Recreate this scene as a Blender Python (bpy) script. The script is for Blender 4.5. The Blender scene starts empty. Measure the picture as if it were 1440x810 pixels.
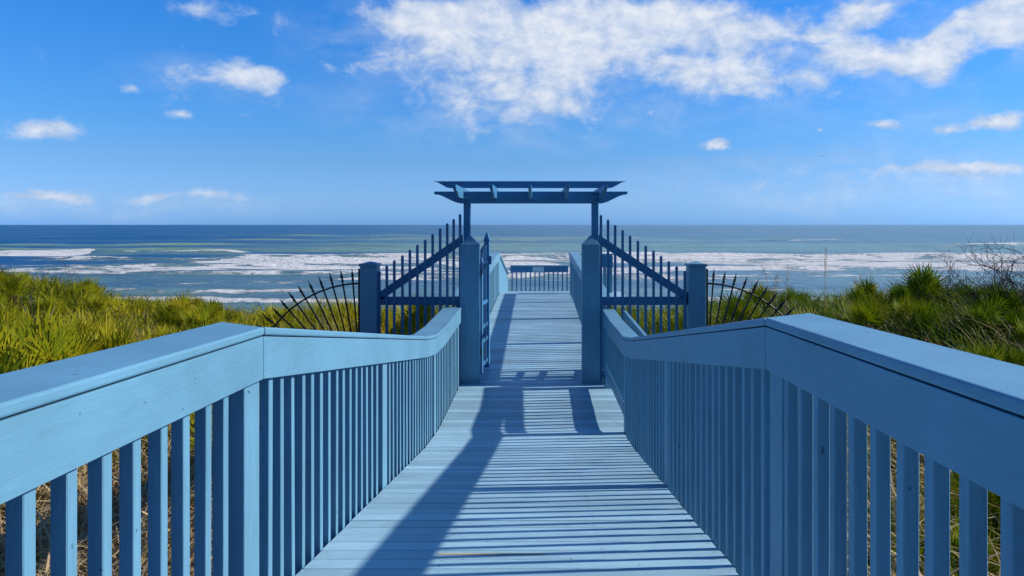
import bpy, bmesh, math, random
import numpy as np
from mathutils import Vector, Matrix, noise as mnoise

R = math.radians
C = bpy.context.scene.collection
scn = bpy.context.scene
rng = np.random.default_rng(7)
random.seed(7)
SEA = -6.5                     # sea level below the eye (eye is z = 0)

# ------------------------------------------------------------------ node helpers
class NT:
    def __init__(s, tree):
        s.t = tree; s.n = tree.nodes; s.l = tree.links
    def new(s, typ, **kw):
        n = s.n.new(typ)
        for k, v in kw.items(): setattr(n, k, v)
        return n
    def put(s, sock, v):
        if isinstance(v, bpy.types.NodeSocket): s.l.new(v, sock)
        elif v is not None: sock.default_value = v
    def math(s, op, a, b=None, c=None, clamp=False):
        n = s.new('ShaderNodeMath', operation=op); n.use_clamp = clamp
        s.put(n.inputs[0], a)
        if b is not None: s.put(n.inputs[1], b)
        if c is not None: s.put(n.inputs[2], c)
        return n.outputs[0]
    def vmath(s, op, a, b=None):
        n = s.new('ShaderNodeVectorMath', operation=op)
        s.put(n.inputs[0], a)
        if b is not None: s.put(n.inputs[1], b)
        return n.outputs[0]
    def noise(s, vec, scale, detail=4, rough=.55, dist=0, out='Fac'):
        n = s.new('ShaderNodeTexNoise')
        s.put(n.inputs['Vector'], vec)
        n.inputs['Scale'].default_value = scale; n.inputs['Detail'].default_value = detail
        n.inputs['Roughness'].default_value = rough; n.inputs['Distortion'].default_value = dist
        return n.outputs[out]
    def map(s, vec, loc=(0,0,0), rot=(0,0,0), scale=(1,1,1)):
        n = s.new('ShaderNodeMapping')
        s.put(n.inputs['Vector'], vec)
        n.inputs['Location'].default_value = loc; n.inputs['Rotation'].default_value = rot
        n.inputs['Scale'].default_value = scale
        return n.outputs[0]
    def ramp(s, fac, stops, interp='LINEAR'):
        n = s.new('ShaderNodeValToRGB'); s.put(n.inputs[0], fac)
        e = n.color_ramp.elements; n.color_ramp.interpolation = interp
        while len(e) < len(stops): e.new(.5)
        for el, (p, c) in zip(e, stops):
            el.position = p; el.color = (c[0], c[1], c[2], 1)
        return n.outputs[0]
    def step(s, v, lo, hi):
        n = s.new('ShaderNodeMapRange', interpolation_type='SMOOTHSTEP')
        s.put(n.inputs[0], v); n.inputs[1].default_value = lo; n.inputs[2].default_value = hi
        return n.outputs[0]
    def mix(s, fac, a, b, blend='MIX'):
        n = s.new('ShaderNodeMix', data_type='RGBA', blend_type=blend)
        s.put(n.inputs[0], fac); s.put(n.inputs[6], a); s.put(n.inputs[7], b)
        return n.outputs[2]
    def bump(s, h, strength=.3, dist=.01, normal=None):
        n = s.new('ShaderNodeBump'); s.put(n.inputs['Height'], h)
        n.inputs['Strength'].default_value = strength; n.inputs['Distance'].default_value = dist
        if normal is not None: s.put(n.inputs['Normal'], normal)
        return n.outputs[0]

def material(name):
    m = bpy.data.materials.new(name); m.use_nodes = True
    nt = NT(m.node_tree)
    b = nt.n['Principled BSDF']
    return m, nt, b
def rgba(c): return (c[0], c[1], c[2], 1)

def paint(name, base, grain=(1,1,12), var=.10, rough=.42, worn=0, island=0.0, perobj=0.0, screws=False, streak=.16):
    m, nt, b = material(name)
    g = nt.new('ShaderNodeNewGeometry'); pos = g.outputs['Position']
    big = nt.noise(pos, 1.7, 5, .6)
    v = nt.map(pos, scale=grain)
    fine = nt.noise(v, 22, 6, .65)
    lo = tuple(x*(1-var) for x in base); hi = tuple(min(1, x*(1+var)) for x in base)
    col = nt.ramp(big, [(.3, lo), (.7, hi)])
    if island:
        f = nt.math('MULTIPLY_ADD', g.outputs['Random Per Island'], island*2, 1-island)
        cc = nt.new('ShaderNodeCombineColor'); 
        for i in range(3): nt.put(cc.inputs[i], f)
        col = nt.mix(1.0, col, cc.outputs[0], 'MULTIPLY')
    if worn:
        w = nt.step(nt.noise(nt.map(pos, scale=(grain[0]*.7, grain[1]*.5, grain[2]*.5)), 9, 8, .72), .60, .74)
        w = nt.math('MULTIPLY', w, worn)
        col = nt.mix(w, col, (base[0]*1.9+.08, base[1]*1.35+.06, base[2]*1.12+.04, 1))
        d = nt.step(nt.noise(pos, 3.1, 7, .7), .56, .78)
        col = nt.mix(nt.math('MULTIPLY', d, .35), col, (base[0]*.55, base[1]*.6, base[2]*.62, 1))
    st = nt.step(nt.noise(nt.map(pos, scale=(grain[0]*1.2,grain[1]*1.2,grain[2]*1.2)), 7, 8, .7), .38, .68)
    sv = nt.math('MULTIPLY_ADD', st, streak, 1-streak/2)
    if perobj:
        sv = nt.math('MULTIPLY', sv, nt.math('MULTIPLY_ADD', nt.new('ShaderNodeObjectInfo').outputs['Random'], 2*perobj, 1-perobj))
    cs = nt.new('ShaderNodeCombineColor')
    for i in range(3): nt.put(cs.inputs[i], sv)
    col = nt.mix(1.0, col, cs.outputs[0], 'MULTIPLY')
    if screws:                                  # two rusty screw heads per plank over every joist
        sp_ = nt.new('ShaderNodeSeparateXYZ'); nt.l.new(pos, sp_.inputs[0])
        fy = nt.math('FRACT', nt.math('DIVIDE', nt.math('ADD', sp_.outputs[1], 2.4), .1405))
        dy_ = nt.math('MULTIPLY', nt.math('SUBTRACT', nt.math('ABSOLUTE', nt.math('SUBTRACT', fy, .5)), .29), .1405)
        best = None
        for xj in (-.985, -.431, .299, .818):
            dd = nt.math('POWER', nt.math('SUBTRACT', sp_.outputs[0], xj), 2)
            best = dd if best is None else nt.math('MINIMUM', best, dd)
        d2 = nt.math('ADD', best, nt.math('POWER', dy_, 2))
        hd = nt.math('MULTIPLY', nt.math('SUBTRACT', 1.0, nt.step(d2, .0036**2, .0052**2)), nt.step(nt.noise(pos, 5, 2), .35, .6))
        halo = nt.math('MULTIPLY', nt.math('SUBTRACT', 1.0, nt.step(d2, .004**2, .016**2)), nt.math('MULTIPLY', nt.step(nt.noise(pos, 4, 2), .45, .7), .3))
        col = nt.mix(halo, col, (.16,.12,.09,1)); col = nt.mix(nt.math('MULTIPLY', hd, .85), col, (.045,.05,.055,1))
    fl = nt.step(nt.noise(pos, 26, 1, .4), .765, .80)
    col = nt.mix(nt.math('MULTIPLY', fl, .65), col, (base[0]*.25, base[1]*.25, base[2]*.25, 1))
    nt.put(b.inputs['Base Color'], col)
    nt.put(b.inputs['Roughness'], nt.math('MULTIPLY_ADD', fine, .25, rough-.12))
    b.inputs['Specular IOR Level'].default_value = .38
    h = nt.math('ADD', fine, nt.math('MULTIPLY', nt.noise(pos, 60, 3), .5))
    nt.put(b.inputs['Normal'], nt.bump(h, .30, .004))
    return m

BLUE = (.138, .322, .452)
M = {}
M['rail'] = paint('blue_rail_paint', BLUE, (8,.6,8), .13, .42, streak=.07)
M['upright'] = paint('blue_upright_paint', BLUE, (8,8,.5), .09, .45, perobj=.07)
M['deck'] = paint('blue_deck_paint', (.305,.495,.600), (.6,9,9), .12, .5, worn=.9, island=.20, screws=True)
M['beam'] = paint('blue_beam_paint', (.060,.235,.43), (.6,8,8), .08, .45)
M['metal'] = paint('blue_metal_paint', (.055,.19,.36), (8,8,.5), .1, .4)
M['joist'] = paint('joist_wood', (.10,.15,.19), (8,.6,8), .2, .7)

def simple(name, col, rough=.6, var=.25, scale=8, metallic=0, bump=.2):
    m, nt, b = material(name)
    pos = nt.new('ShaderNodeNewGeometry').outputs['Position']
    n = nt.noise(pos, scale, 6, .65)
    nt.put(b.inputs['Base Color'], nt.ramp(n, [(.3, [x*(1-var) for x in col]), (.7, [x*(1+var) for x in col])]))
    b.inputs['Roughness'].default_value = rough; b.inputs['Metallic'].default_value = metallic
    nt.put(b.inputs['Normal'], nt.bump(nt.noise(pos, scale*8, 4), bump, .004))
    return m
M['iron'] = simple('black_iron', (.012,.012,.014), .5, .3, 20, 0, .3)
M['white'] = simple('white_plastic', (.75,.76,.76), .5, .05)
M['rawwood'] = simple('raw_wood', (.62,.47,.27), .8, .2, 30)
M['plate'] = simple('pale_plate', (.62,.68,.74), .5, .1)
M['twig'] = simple('bare_twig_bark', (.060,.048,.045), .9, .4, 15)
M['twigpale'] = simple('pale_twig_bark', (.20,.16,.13), .9, .4, 15)
M['stem'] = simple('palm_stem', (.12,.085,.05), .9, .4, 12)
M['bird'] = simple('dark_feathers', (.06,.055,.05), .8, .3, 10)

def leaf(name, stops, trans=.35, rough=.45, objrand=.25):
    m, nt, b = material(name)
    g = nt.new('ShaderNodeNewGeometry'); r = g.outputs['Random Per Island']
    oi = nt.new('ShaderNodeObjectInfo').outputs['Random']
    big = nt.noise(g.outputs['Position'], .55, 4, .6)
    f = nt.math('ADD', nt.math('MULTIPLY', r, .55), nt.math('MULTIPLY', oi, objrand))
    f = nt.math('ADD', f, nt.math('MULTIPLY_ADD', big, 1.5, -.62), clamp=True)
    col = nt.ramp(f, stops)
    nt.put(b.inputs['Base Color'], col)
    b.inputs['Roughness'].default_value = rough; b.inputs['Specular IOR Level'].default_value = .12
    t = nt.new('ShaderNodeBsdfTranslucent'); nt.put(t.inputs[0], col)
    ms = nt.new('ShaderNodeMixShader'); ms.inputs[0].default_value = trans
    out = nt.n['Material Output']
    nt.l.new(b.outputs[0], ms.inputs[1]); nt.l.new(t.outputs[0], ms.inputs[2]); nt.l.new(ms.outputs[0], out.inputs[0])
    return m
M['palm'] = leaf('palmetto_leaf', [(0,(.075,.120,.006)),(.35,(.18,.22,.008)),(.65,(.31,.285,.008)),(.9,(.44,.36,.020)),(1,(.52,.38,.07))], .24)  # left dune fronds: yellow of the side sun put into the leaf colour
M['palmdark'] = leaf('dark_palmetto_leaf', [(0,(.060,.120,.004)),(.4,(.135,.205,.005)),(.75,(.23,.26,.006)),(1,(.32,.28,.02))], .26)  # same leaf for the right dune, backlit shade put into its colour
M['grass'] = leaf('dune_grass_blade', [(0,(.10,.14,.006)),(.3,(.25,.26,.008)),(.6,(.46,.40,.012)),(.85,(.55,.43,.05)),(1,(.60,.46,.16))], .34)  # left dune blades: sunlit yellow is part of the colour
M['grassdark'] = leaf('green_dune_grass_blade', [(0,(.050,.105,.004)),(.45,(.13,.19,.005)),(.75,(.26,.27,.007)),(1,(.45,.37,.05))], .34)  # same grass toned darker, backlit shade painted into the stops
M['dry'] = leaf('dry_stem', [(0,(.14,.09,.045)),(.4,(.34,.24,.12)),(.75,(.60,.46,.27)),(1,(.36,.34,.05))], .15, .7)
M['creeper'] = leaf('creeper_leaf', [(0,(.03,.08,.008)),(.5,(.075,.14,.012)),(1,(.16,.20,.02))])

# ------------------------------------------------------------------ mesh helpers
class MB:
    def __init__(s): s.v = []; s.f = []
    def hexa(s, p):                    # 8 points: bottom ring then top ring
        o = len(s.v); s.v += [tuple(q) for q in p]
        for f in ((3,2,1,0),(4,5,6,7),(0,1,5,4),(1,2,6,5),(2,3,7,6),(3,0,4,7)):
            s.f.append(tuple(o+i for i in f))
    def box(s, x0, x1, y0, y1, z0, z1):
        s.hexa([(x0,y0,z0),(x1,y0,z0),(x1,y1,z0),(x0,y1,z0),(x0,y0,z1),(x1,y0,z1),(x1,y1,z1),(x0,y1,z1)])
    def run(s, x0, x1, P, Q, t, b):    # board along Y from P=(y,z) to Q; t/b offsets of its top and bottom
        (ya, za), (yb, zb) = P, Q
        s.hexa([(x0,ya,za+b),(x1,ya,za+b),(x1,yb,zb+b),(x0,yb,zb+b),(x0,ya,za+t),(x1,ya,za+t),(x1,yb,zb+t),(x0,yb,zb+t)])
    def prism(s, pts, y0, y1):         # polygon in XZ (counter clockwise seen from -Y) extruded along Y
        o = len(s.v); n = len(pts)
        s.v += [(x,y0,z) for x,z in pts] + [(x,y1,z) for x,z in pts]
        s.f.append(tuple(o+i for i in range(n))); s.f.append(tuple(o+n+i for i in reversed(range(n))))
        for i in range(n):
            j = (i+1) % n; s.f.append((o+j, o+i, o+n+i, o+n+j))
    def prismx(s, pts, x0, x1):        # polygon in YZ extruded along X
        o = len(s.v); n = len(pts)
        s.v += [(x0,y,z) for y,z in pts] + [(x1,y,z) for y,z in pts]
        s.f.append(tuple(o+i for i in reversed(range(n)))); s.f.append(tuple(o+n+i for i in range(n)))
        for i in range(n):
            j = (i+1) % n; s.f.append((o+i, o+j, o+n+j, o+n+i))
    def tube(s, pts, rad, n=6):
        pts = [Vector(p) for p in pts]; o = len(s.v)
        if not hasattr(rad, '__len__'): rad = [rad]*len(pts)
        for i, p in enumerate(pts):
            d = (pts[min(i+1, len(pts)-1)] - pts[max(i-1, 0)]).normalized()
            a = d.orthogonal().normalized() if abs(d.z) > .9 else d.cross(Vector((0,0,1))).normalized()
            if abs(d.z) > .9: a = (Vector((1,0,0)) - d*d.x).normalized()
            b = d.cross(a)
            for k in range(n):
                t = 2*math.pi*k/n
                s.v.append(tuple(p + a*(math.cos(t)*rad[i]) + b*(math.sin(t)*rad[i])))
        for i in range(len(pts)-1):
            for k in range(n):
                k2 = (k+1) % n
                s.f.append((o+i*n+k, o+i*n+k2, o+(i+1)*n+k2, o+(i+1)*n+k))
        s.f.append(tuple(o+k for k in reversed(range(n)))); e = o+(len(pts)-1)*n
        s.f.append(tuple(e+k for k in range(n)))
    def build(s, name, mat, parent=None, bevel=0, loc=None, smooth=False, seg=2):
        me = bpy.data.meshes.new(name); me.from_pydata(s.v, [], s.f)
        bm = bmesh.new(); bm.from_mesh(me)
        bmesh.ops.recalc_face_normals(bm, faces=bm.faces)
        if bevel:
            es = [e for e in bm.edges if e.is_manifold and e.calc_face_angle(0) > .35]
            bmesh.ops.bevel(bm, geom=es, offset=bevel, segments=seg, affect='EDGES', profile=.5)
        bm.to_mesh(me); bm.free()
        if smooth:
            for p in me.polygons: p.use_smooth = True
        me.materials.append(mat)
        o = bpy.data.objects.new(name, me); C.objects.link(o)
        if parent is not None: o.parent = parent
        if loc is not None: o.location = loc
        return o
def empty(name, loc=(0,0,0)):
    o = bpy.data.objects.new(name, None); C.objects.link(o); o.location = loc
    o.empty_display_size = .2
    return o
def tag(o, label=None, cat=None, group=None, kind=None):
    if label: o['label'] = label
    if cat: o['category'] = cat
    if group: o['group'] = group
    if kind: o['kind'] = kind
    return o
def dup(o, loc, parent=None, rotz=None, scale=None):
    c = o.copy(); C.objects.link(c); c.parent = parent; c.location = loc
    if rotz is not None: c.rotation_euler.z = rotz
    if scale is not None: c.scale = scale
    return c
def lerp_path(path, y):
    if y <= path[0][0]:
        (a, za), (b, zb) = path[0], path[1]
        return za + (y-a)*(zb-za)/(b-a)
    for (a, za), (b, zb) in zip(path, path[1:]):
        if y <= b: return za + (y-a)*(zb-za)/(b-a)
    return path[-1][1]
def raw_mesh(name, V, F4, F3, mat, smooth=False):
    V = np.asarray(V, np.float32); me = bpy.data.meshes.new(name)
    F4 = np.asarray(F4, np.int32).reshape(-1,4); F3 = np.asarray(F3, np.int32).reshape(-1,3)
    me.vertices.add(len(V)); me.vertices.foreach_set('co', V.ravel())
    loops = np.concatenate([F4.ravel(), F3.ravel()])
    me.loops.add(len(loops)); me.loops.foreach_set('vertex_index', loops)
    n4, n3 = len(F4), len(F3); me.polygons.add(n4+n3)
    st = np.concatenate([np.arange(n4)*4, n4*4+np.arange(n3)*3]).astype(np.int32)
    me.polygons.foreach_set('loop_start', st)
    me.update(calc_edges=True); me.validate()
    if smooth: me.polygons.foreach_set('use_smooth', np.ones(n4+n3, bool))
    me.materials.append(mat)
    return me

# ------------------------------------------------------------------ boardwalk (path)
DECK = [(-3.0,-1.25),(2.79,-1.42),(6.7,-2.00),(7.6,-2.085),(9.9,-2.08),(17.8,-1.815),(20.2,-1.80)]
LOWZ = -2.28
XL, XR = -1.018, .850
walk = tag(empty('boardwalk', (0,0,-2.1)), 'blue painted timber boardwalk dipping through the gateway to the sea', 'boardwalk', kind='structure')
def wb(mb, name, mat, **k):
    o = mb.build(name, mat, None, **k); o.parent = walk; o.matrix_parent_inverse = Matrix.Translation((0,0,2.1)); return o
mb = MB(); y = -2.4; pitch = .1405
while y < 20.15:
    z0 = lerp_path(DECK, y+.003); z1 = lerp_path(DECK, y+pitch-.004)
    j = random.uniform(-.0015,.0015); e = random.uniform(-.006,.006)
    xr = XR+e
    if 7.35 < y < 9.7: xr = XR+.23
    mb.run(XL+e*.5 if not (7.35<y<9.7) else XL, xr, (y+.0035, z0+j), (y+pitch-.0055+random.uniform(-.0012,.001), z1+j+random.uniform(-.001,.001)), 0, -.034)
    y += pitch
wb(mb, 'deck_planks', M['deck'], bevel=.0035, seg=1)
mb = MB(); y = 20.75
while y < 22.7:
    mb.box(-1.02, .86, y, y+.136, LOWZ-.034, LOWZ); y += pitch
mb.box(-1.02,.86,20.22,20.46,-1.99,-1.955); mb.box(-1.02,.86,20.47,20.73,-2.15,-2.115)
wb(mb, 'lower_platform', M['deck'], bevel=.0035, seg=1)
for x in (XL+.003, -.45, .28, XR-.04):
    mb = MB()
    for P, Q in zip(DECK, DECK[1:]):
        mb.run(x, x+.038, (P[0]+.001,P[1]), (Q[0]-.001,Q[1]), -.037, -.225)
    wb(mb, 'joist', M['joist'])
for y in (-1.2, 1.3, 3.9, 6.3, 8.7, 11.2, 13.7, 16.2, 18.7):
    z = lerp_path(DECK, y)-.228
    for x in (-.93, .76):
        mb = MB(); mb.box(x-.07, x+.07, y-.07, y+.07, -4.2, z); wb(mb, 'pile', M['joist'])
mb = MB(); mb.box(-.46, .03, 3.426, 3.439, lerp_path(DECK,3.43)-.004, lerp_path(DECK,3.43)+.0025)
wb(mb, 'worn_edge', M['rawwood'])

# ------------------------------------------------------------------ railings
def railing(side, path, root, xin, posts, y0, y1, bottomgap=None, capw=.24, spacing=.135, cap_edge=.008):
    """xin: inner face of the balusters; side -1 left, +1 right"""
    s = side
    def xr(a, b): return tuple(sorted((xin+s*a, xin+s*b)))
    o0 = root.location.copy()
    def P(mb, name, mat, **k):
        o = mb.build(name, mat, None, **k); o.parent = root; o.matrix_parent_inverse = Matrix.Translation(-o0); return o
    for a, b in zip(path, path[1:]):
        sl = (b[1]-a[1])/(b[0]-a[0]); g = .0025 if min(abs(a[0]-2.735), abs(b[0]-2.735), abs(b[0]-9.72)) < .02 else .0006
        A = (a[0]+g, a[1]+g*sl); B = (b[0]-g, b[1]-g*sl)
        cw = .165 if (bottomgap and a[0] > 7.3) else capw
        mb = MB(); mb.run(*xr(-.024, cw-.024), A, B, 0, -.030)
        for q, yk in ((1, a[0]), (2, b[0])):       # mitred joint where the rail bends
            if abs(yk-2.735) < .02:
                for vi, (vx, vy, vz) in enumerate(mb.v):
                    if abs(vy-yk) < .05:
                        dy = .20*abs(vx-xin-s*(-.024))/cw
                        mb.v[vi] = (vx, vy+dy, vz+dy*sl)
        P(mb, 'top_cap', M['rail'], bevel=cap_edge, seg=3)
        mb = MB(); mb.run(*xr(-.020, -.001), A, B, -.0345, -.190); P(mb, 'fascia_board', M['rail'], bevel=.0022, seg=2)
        mb = MB(); mb.run(*xr(.041, .079), A, B, -.033, -.122); P(mb, 'outer_rail', M['rail'], bevel=.002, seg=1)
    proto = None; H = 1.06
    n = int((y1-y0)/spacing)
    for i in range(n+1):
        y = y0+i*spacing+random.uniform(-.0025,.0025)
        if any(abs(y-p) < .105 for p in posts): continue
        zt = lerp_path(path, y)-.036 - .019*abs(.17 if any(a[0]<=y<=b[0] and abs((b[1]-a[1])/(b[0]-a[0]))>.05 for a,b in zip(path,path[1:])) else .04)
        zd = lerp_path(DECK, y)-.13
        if bottomgap and bottomgap[0] < y < bottomgap[1]: zd = lerp_path(DECK, y)+.17
        h = zt-zd; x = xin+s*.019
        if proto is None:
            mb = MB(); mb.box(-.019,.019,-.019,.019,0,1.0)
            proto = mb.build('baluster', M['upright'], root, bevel=.0025, seg=1); b_ = proto
        else:
            b_ = proto.copy(); C.objects.link(b_); b_.parent = root
        b_.location = (x-o0.x, y-o0.y, zd-o0.z); b_.scale = (1,1,h)
        b_.rotation_euler = (random.gauss(0,.0025), random.gauss(0,.0012), random.uniform(-.04,.04))
    for p in posts:
        mb = MB(); x0, x1 = xr(.0, .09)
        if bottomgap and bottomgap[0] < p < bottomgap[1]: pass
        mb.box(x0, x1, p-.07, p+.07, lerp_path(DECK,p)-.9, lerp_path(path,p)-.045)
        P(mb, 'post', M['upright'], bevel=.004)
    return P
lp = [(-2.4,-.217),(2.725,-.373),(6.75,-1.01),(7.35,-1.082),(8.1,-1.105),(9.72,-1.075)]
lr = tag(empty('railing', (-1.022,2.8,-1.42)), 'sunlit light blue railing along the left of the walkway', 'railing', 'boardwalk railings before the gateway')
railing(-1, lp, lr, -1.022, [-.2, 2.668, 4.98, 7.40, 9.55], -.12, 9.70)
rp = [(-2.4,-.199),(2.745,-.341),(6.75,-1.02),(7.35,-1.10),(8.72,-1.122),(9.72,-1.10)]
rr = tag(empty('railing', (.855,2.8,-1.42)), 'shaded dark blue railing along the right of the walkway', 'railing', 'boardwalk railings before the gateway')
PR = railing(1, rp, rr, .855, [-.2, 2.69, 5.0, 7.40, 9.55], -.12, 9.70, bottomgap=(7.42, 9.6))
mb = MB(); mb.run(.852, .897, (7.475,-2.075), (9.475,-2.08), .30, .165); PR(mb, 'bottom_board', M['rail'], bevel=.003)
mb = MB(); mb.run(1.10, 1.138, (7.52,-1.145), (9.72,-1.10), -.012, -.13); PR(mb, 'outer_board', M['rail'], bevel=.004)

# far ramp railings
fl = [(10.05,-1.03),(17.8,-.76),(19.75,-.735)]
f1 = tag(empty('railing', (-1.03,15,-1.9)), 'left ramp railing beyond the gateway with pale sunlit boards', 'railing')
railing(-1, fl, f1, -1.03, [10.2, 12.6, 15.2, 17.6, 19.6], 10.35, 19.6)
def FB(root):
    o0 = root.location.copy()
    def P(mb, name, mat, **k):
        o = mb.build(name, mat, None, **k); o.parent = root; o.matrix_parent_inverse = Matrix.Translation(-o0); return o
    return P
P1 = FB(f1)
mb = MB(); mb.box(-1.19,-1.035,19.70,19.80,-1.95,-.768); P1(mb, 'post', M['upright'], bevel=.004)
mb = MB(); mb.hexa([(-1.24,19.80,-.79),(-1.02,19.80,-.79),(-.875,22.35,-1.50),(-1.09,22.35,-1.50),(-1.24,19.80,-.75),(-1.02,19.80,-.75),(-.875,22.35,-1.46),(-1.09,22.35,-1.46)]); P1(mb, 'sloping_cap', M['rail'], bevel=.005)
mb = MB(); mb.hexa([(-1.075,19.82,-1.95),(-1.04,19.82,-1.95),(-.90,22.33,-2.25),(-.935,22.33,-2.25),(-1.075,19.82,-.86),(-1.04,19.82,-.86),(-.90,22.33,-1.58),(-.935,22.33,-1.58)]); P1(mb, 'side_panel', M['upright'], bevel=.003)
fr = [(10.05,-1.03),(17.8,-.745),(19.75,-.715)]
f2 = tag(empty('railing', (.83,15,-1.9)), 'dark right ramp railing beyond the gateway', 'railing')
railing(1, fr, f2, .83, [10.2, 12.6, 15.2, 17.6, 19.6], 10.35, 19.6)
# end railing across the lower platform
er = tag(empty('railing', (-.1,22.5,LOWZ)), 'low railing across the seaward end of the walkway', 'railing')
P3 = FB(er)
mb = MB(); mb.box(-.84,.90,22.40,22.60,-1.255,-1.222); P3(mb, 'top_cap', M['rail'], bevel=.005)
mb = MB(); mb.box(-.84,.90,22.452,22.475,-1.43,-1.258); P3(mb, 'fascia_board', M['beam'], bevel=.003)
mb = MB(); mb.box(-.17,.17,22.43,22.449,-1.41,-1.262); P3(mb, 'plate', M['plate'], bevel=.003)
for x in np.arange(-.79, .90, .138):
    mb = MB(); mb.box(x-.019,x+.019,22.477,22.515,LOWZ,-1.258); P3(mb, 'baluster', M['beam'], bevel=.002, seg=1)
# landing railing to the right
er = tag(empty('railing', (1.5,19.7,-1.8)), 'short landing railing turned to the right behind the right fence pickets', 'railing')
P4 = FB(er)
mb = MB(); mb.box(1.08,2.02,19.62,19.86,-.80,-.765); P4(mb, 'top_cap', M['rail'], bevel=.005)
mb = MB(); mb.box(1.08,1.96,19.66,19.68,-1.12,-.803); P4(mb, 'fascia_board', M['beam'], bevel=.003)
for x in (1.72, 2.0):
    pass
mb = MB(); mb.box(1.84,1.95,19.69,19.80,-2.9,-.81); P4(mb, 'post', M['upright'], bevel=.004)
for x in np.arange(1.12, 1.82, .118):
    mb = MB(); mb.box(x,x+.085,19.69,19.71,-2.0,-.81); P4(mb, 'baluster', M['upright'], bevel=.003, seg=1)
mb = MB(); mb.box(.86,2.2,17.9,20.1,-1.835,-1.80); wb(mb, 'side_landing', M['deck'])

# ------------------------------------------------------------------ gateway
GY = 9.80
def gate_post(x0, x1, label):
    o = tag(empty('gate_post', ((x0+x1)/2, GY+.075, -2.08)), label, 'post', 'wide posts of the gateway')
    P = FB(o); w = x1-x0; zt = -.262; cx = (x0+x1)/2; cy = GY+.075
    mb = MB(); k = len(mb.v)
    mb.v += [(x0,GY,-2.085),(x1,GY,-2.085),(x1,GY+.15,-2.085),(x0,GY+.15,-2.085),(x0,GY,zt),(x1,GY,zt),(x1,GY+.15,zt),(x0,GY+.15,zt),(cx,GY+.05,-.135),(cx,GY+.10,-.135)]
    mb.f += [(3,2,1,0),(0,1,5,4),(1,2,6,5),(2,3,7,6),(3,0,4,7),(4,5,8),(5,6,9,8),(6,7,9),(7,4,8,9)]
    P(mb, 'shaft', M['upright'], bevel=.004)
    mb = MB(); mb.box(x0-.008,x1+.008,GY-.008,GY-.0005,-2.082,-2.02); P(mb, 'base_trim', M['upright'], bevel=.002)
    return o
gate_post(-1.030,-.775,'wide blue gate post with pointed top beside the open gate leaf, on the left')
gate_post(.575,.810,'wide blue gate post with pointed top on the right, sunlit fence behind it')

pg = tag(empty('pergola', (-.11, GY+.22, -2.1)), 'dark blue pergola with scalloped beams over the walkway gateway', 'pergola')
PP = FB(pg)
PYa, PYb = GY+.157, GY+.247
for x0 in (-.998, .712):
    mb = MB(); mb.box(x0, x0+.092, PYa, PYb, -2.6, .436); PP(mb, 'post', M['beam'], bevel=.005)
def beam_outline(xa, xb, zb, zt, sweep, tip):
    pts = []; n = 9
    for i in range(n+1):              # left scallop, from the tip down to the soffit (S curve)
        t = i/n; pts.append((xa+sweep*t, zt-tip-(zt-tip-zb)*(3*t*t-2*t**3)))
    for i in range(n+1):
        t = 1-i/n; pts.append((xb-sweep*t, zt-tip-(zt-tip-zb)*(3*t*t-2*t**3)))
    pts += [(xb, zt), (xa, zt)]
    return pts
for y0 in (PYa-.041, PYb+.003):
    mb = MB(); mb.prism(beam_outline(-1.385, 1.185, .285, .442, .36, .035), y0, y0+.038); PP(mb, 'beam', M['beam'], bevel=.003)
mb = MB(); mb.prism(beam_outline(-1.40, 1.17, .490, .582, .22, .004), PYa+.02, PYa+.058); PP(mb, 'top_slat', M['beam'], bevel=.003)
for y0 in (PYa-.43, PYa+.47):
    mb = MB(); mb.prism(beam_outline(-1.36, 1.14, .490, .528, .10, .004), y0+.1, y0+.138)
    # the outer slats are set back over the rafters
for x in (-1.013,-.568,-.103,.356,.816):
    xs = x-.019
    mb = MB(); ya, yb = PYa-.95, PYb+.62
    mb.prismx([(ya,.455),(ya+.03,.425),(ya+.20,.40),(ya+.36,.345),(PYa-.043,.345),(PYa-.043,.446),(PYb+.043,.446),(PYb+.043,.345),(yb-.36,.345),(yb-.20,.40),(yb-.03,.425),(yb,.455),(yb,.488),(ya,.488)], xs, xs+.038)
    PP(mb, 'rafter', M['beam'], bevel=.003)

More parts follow.
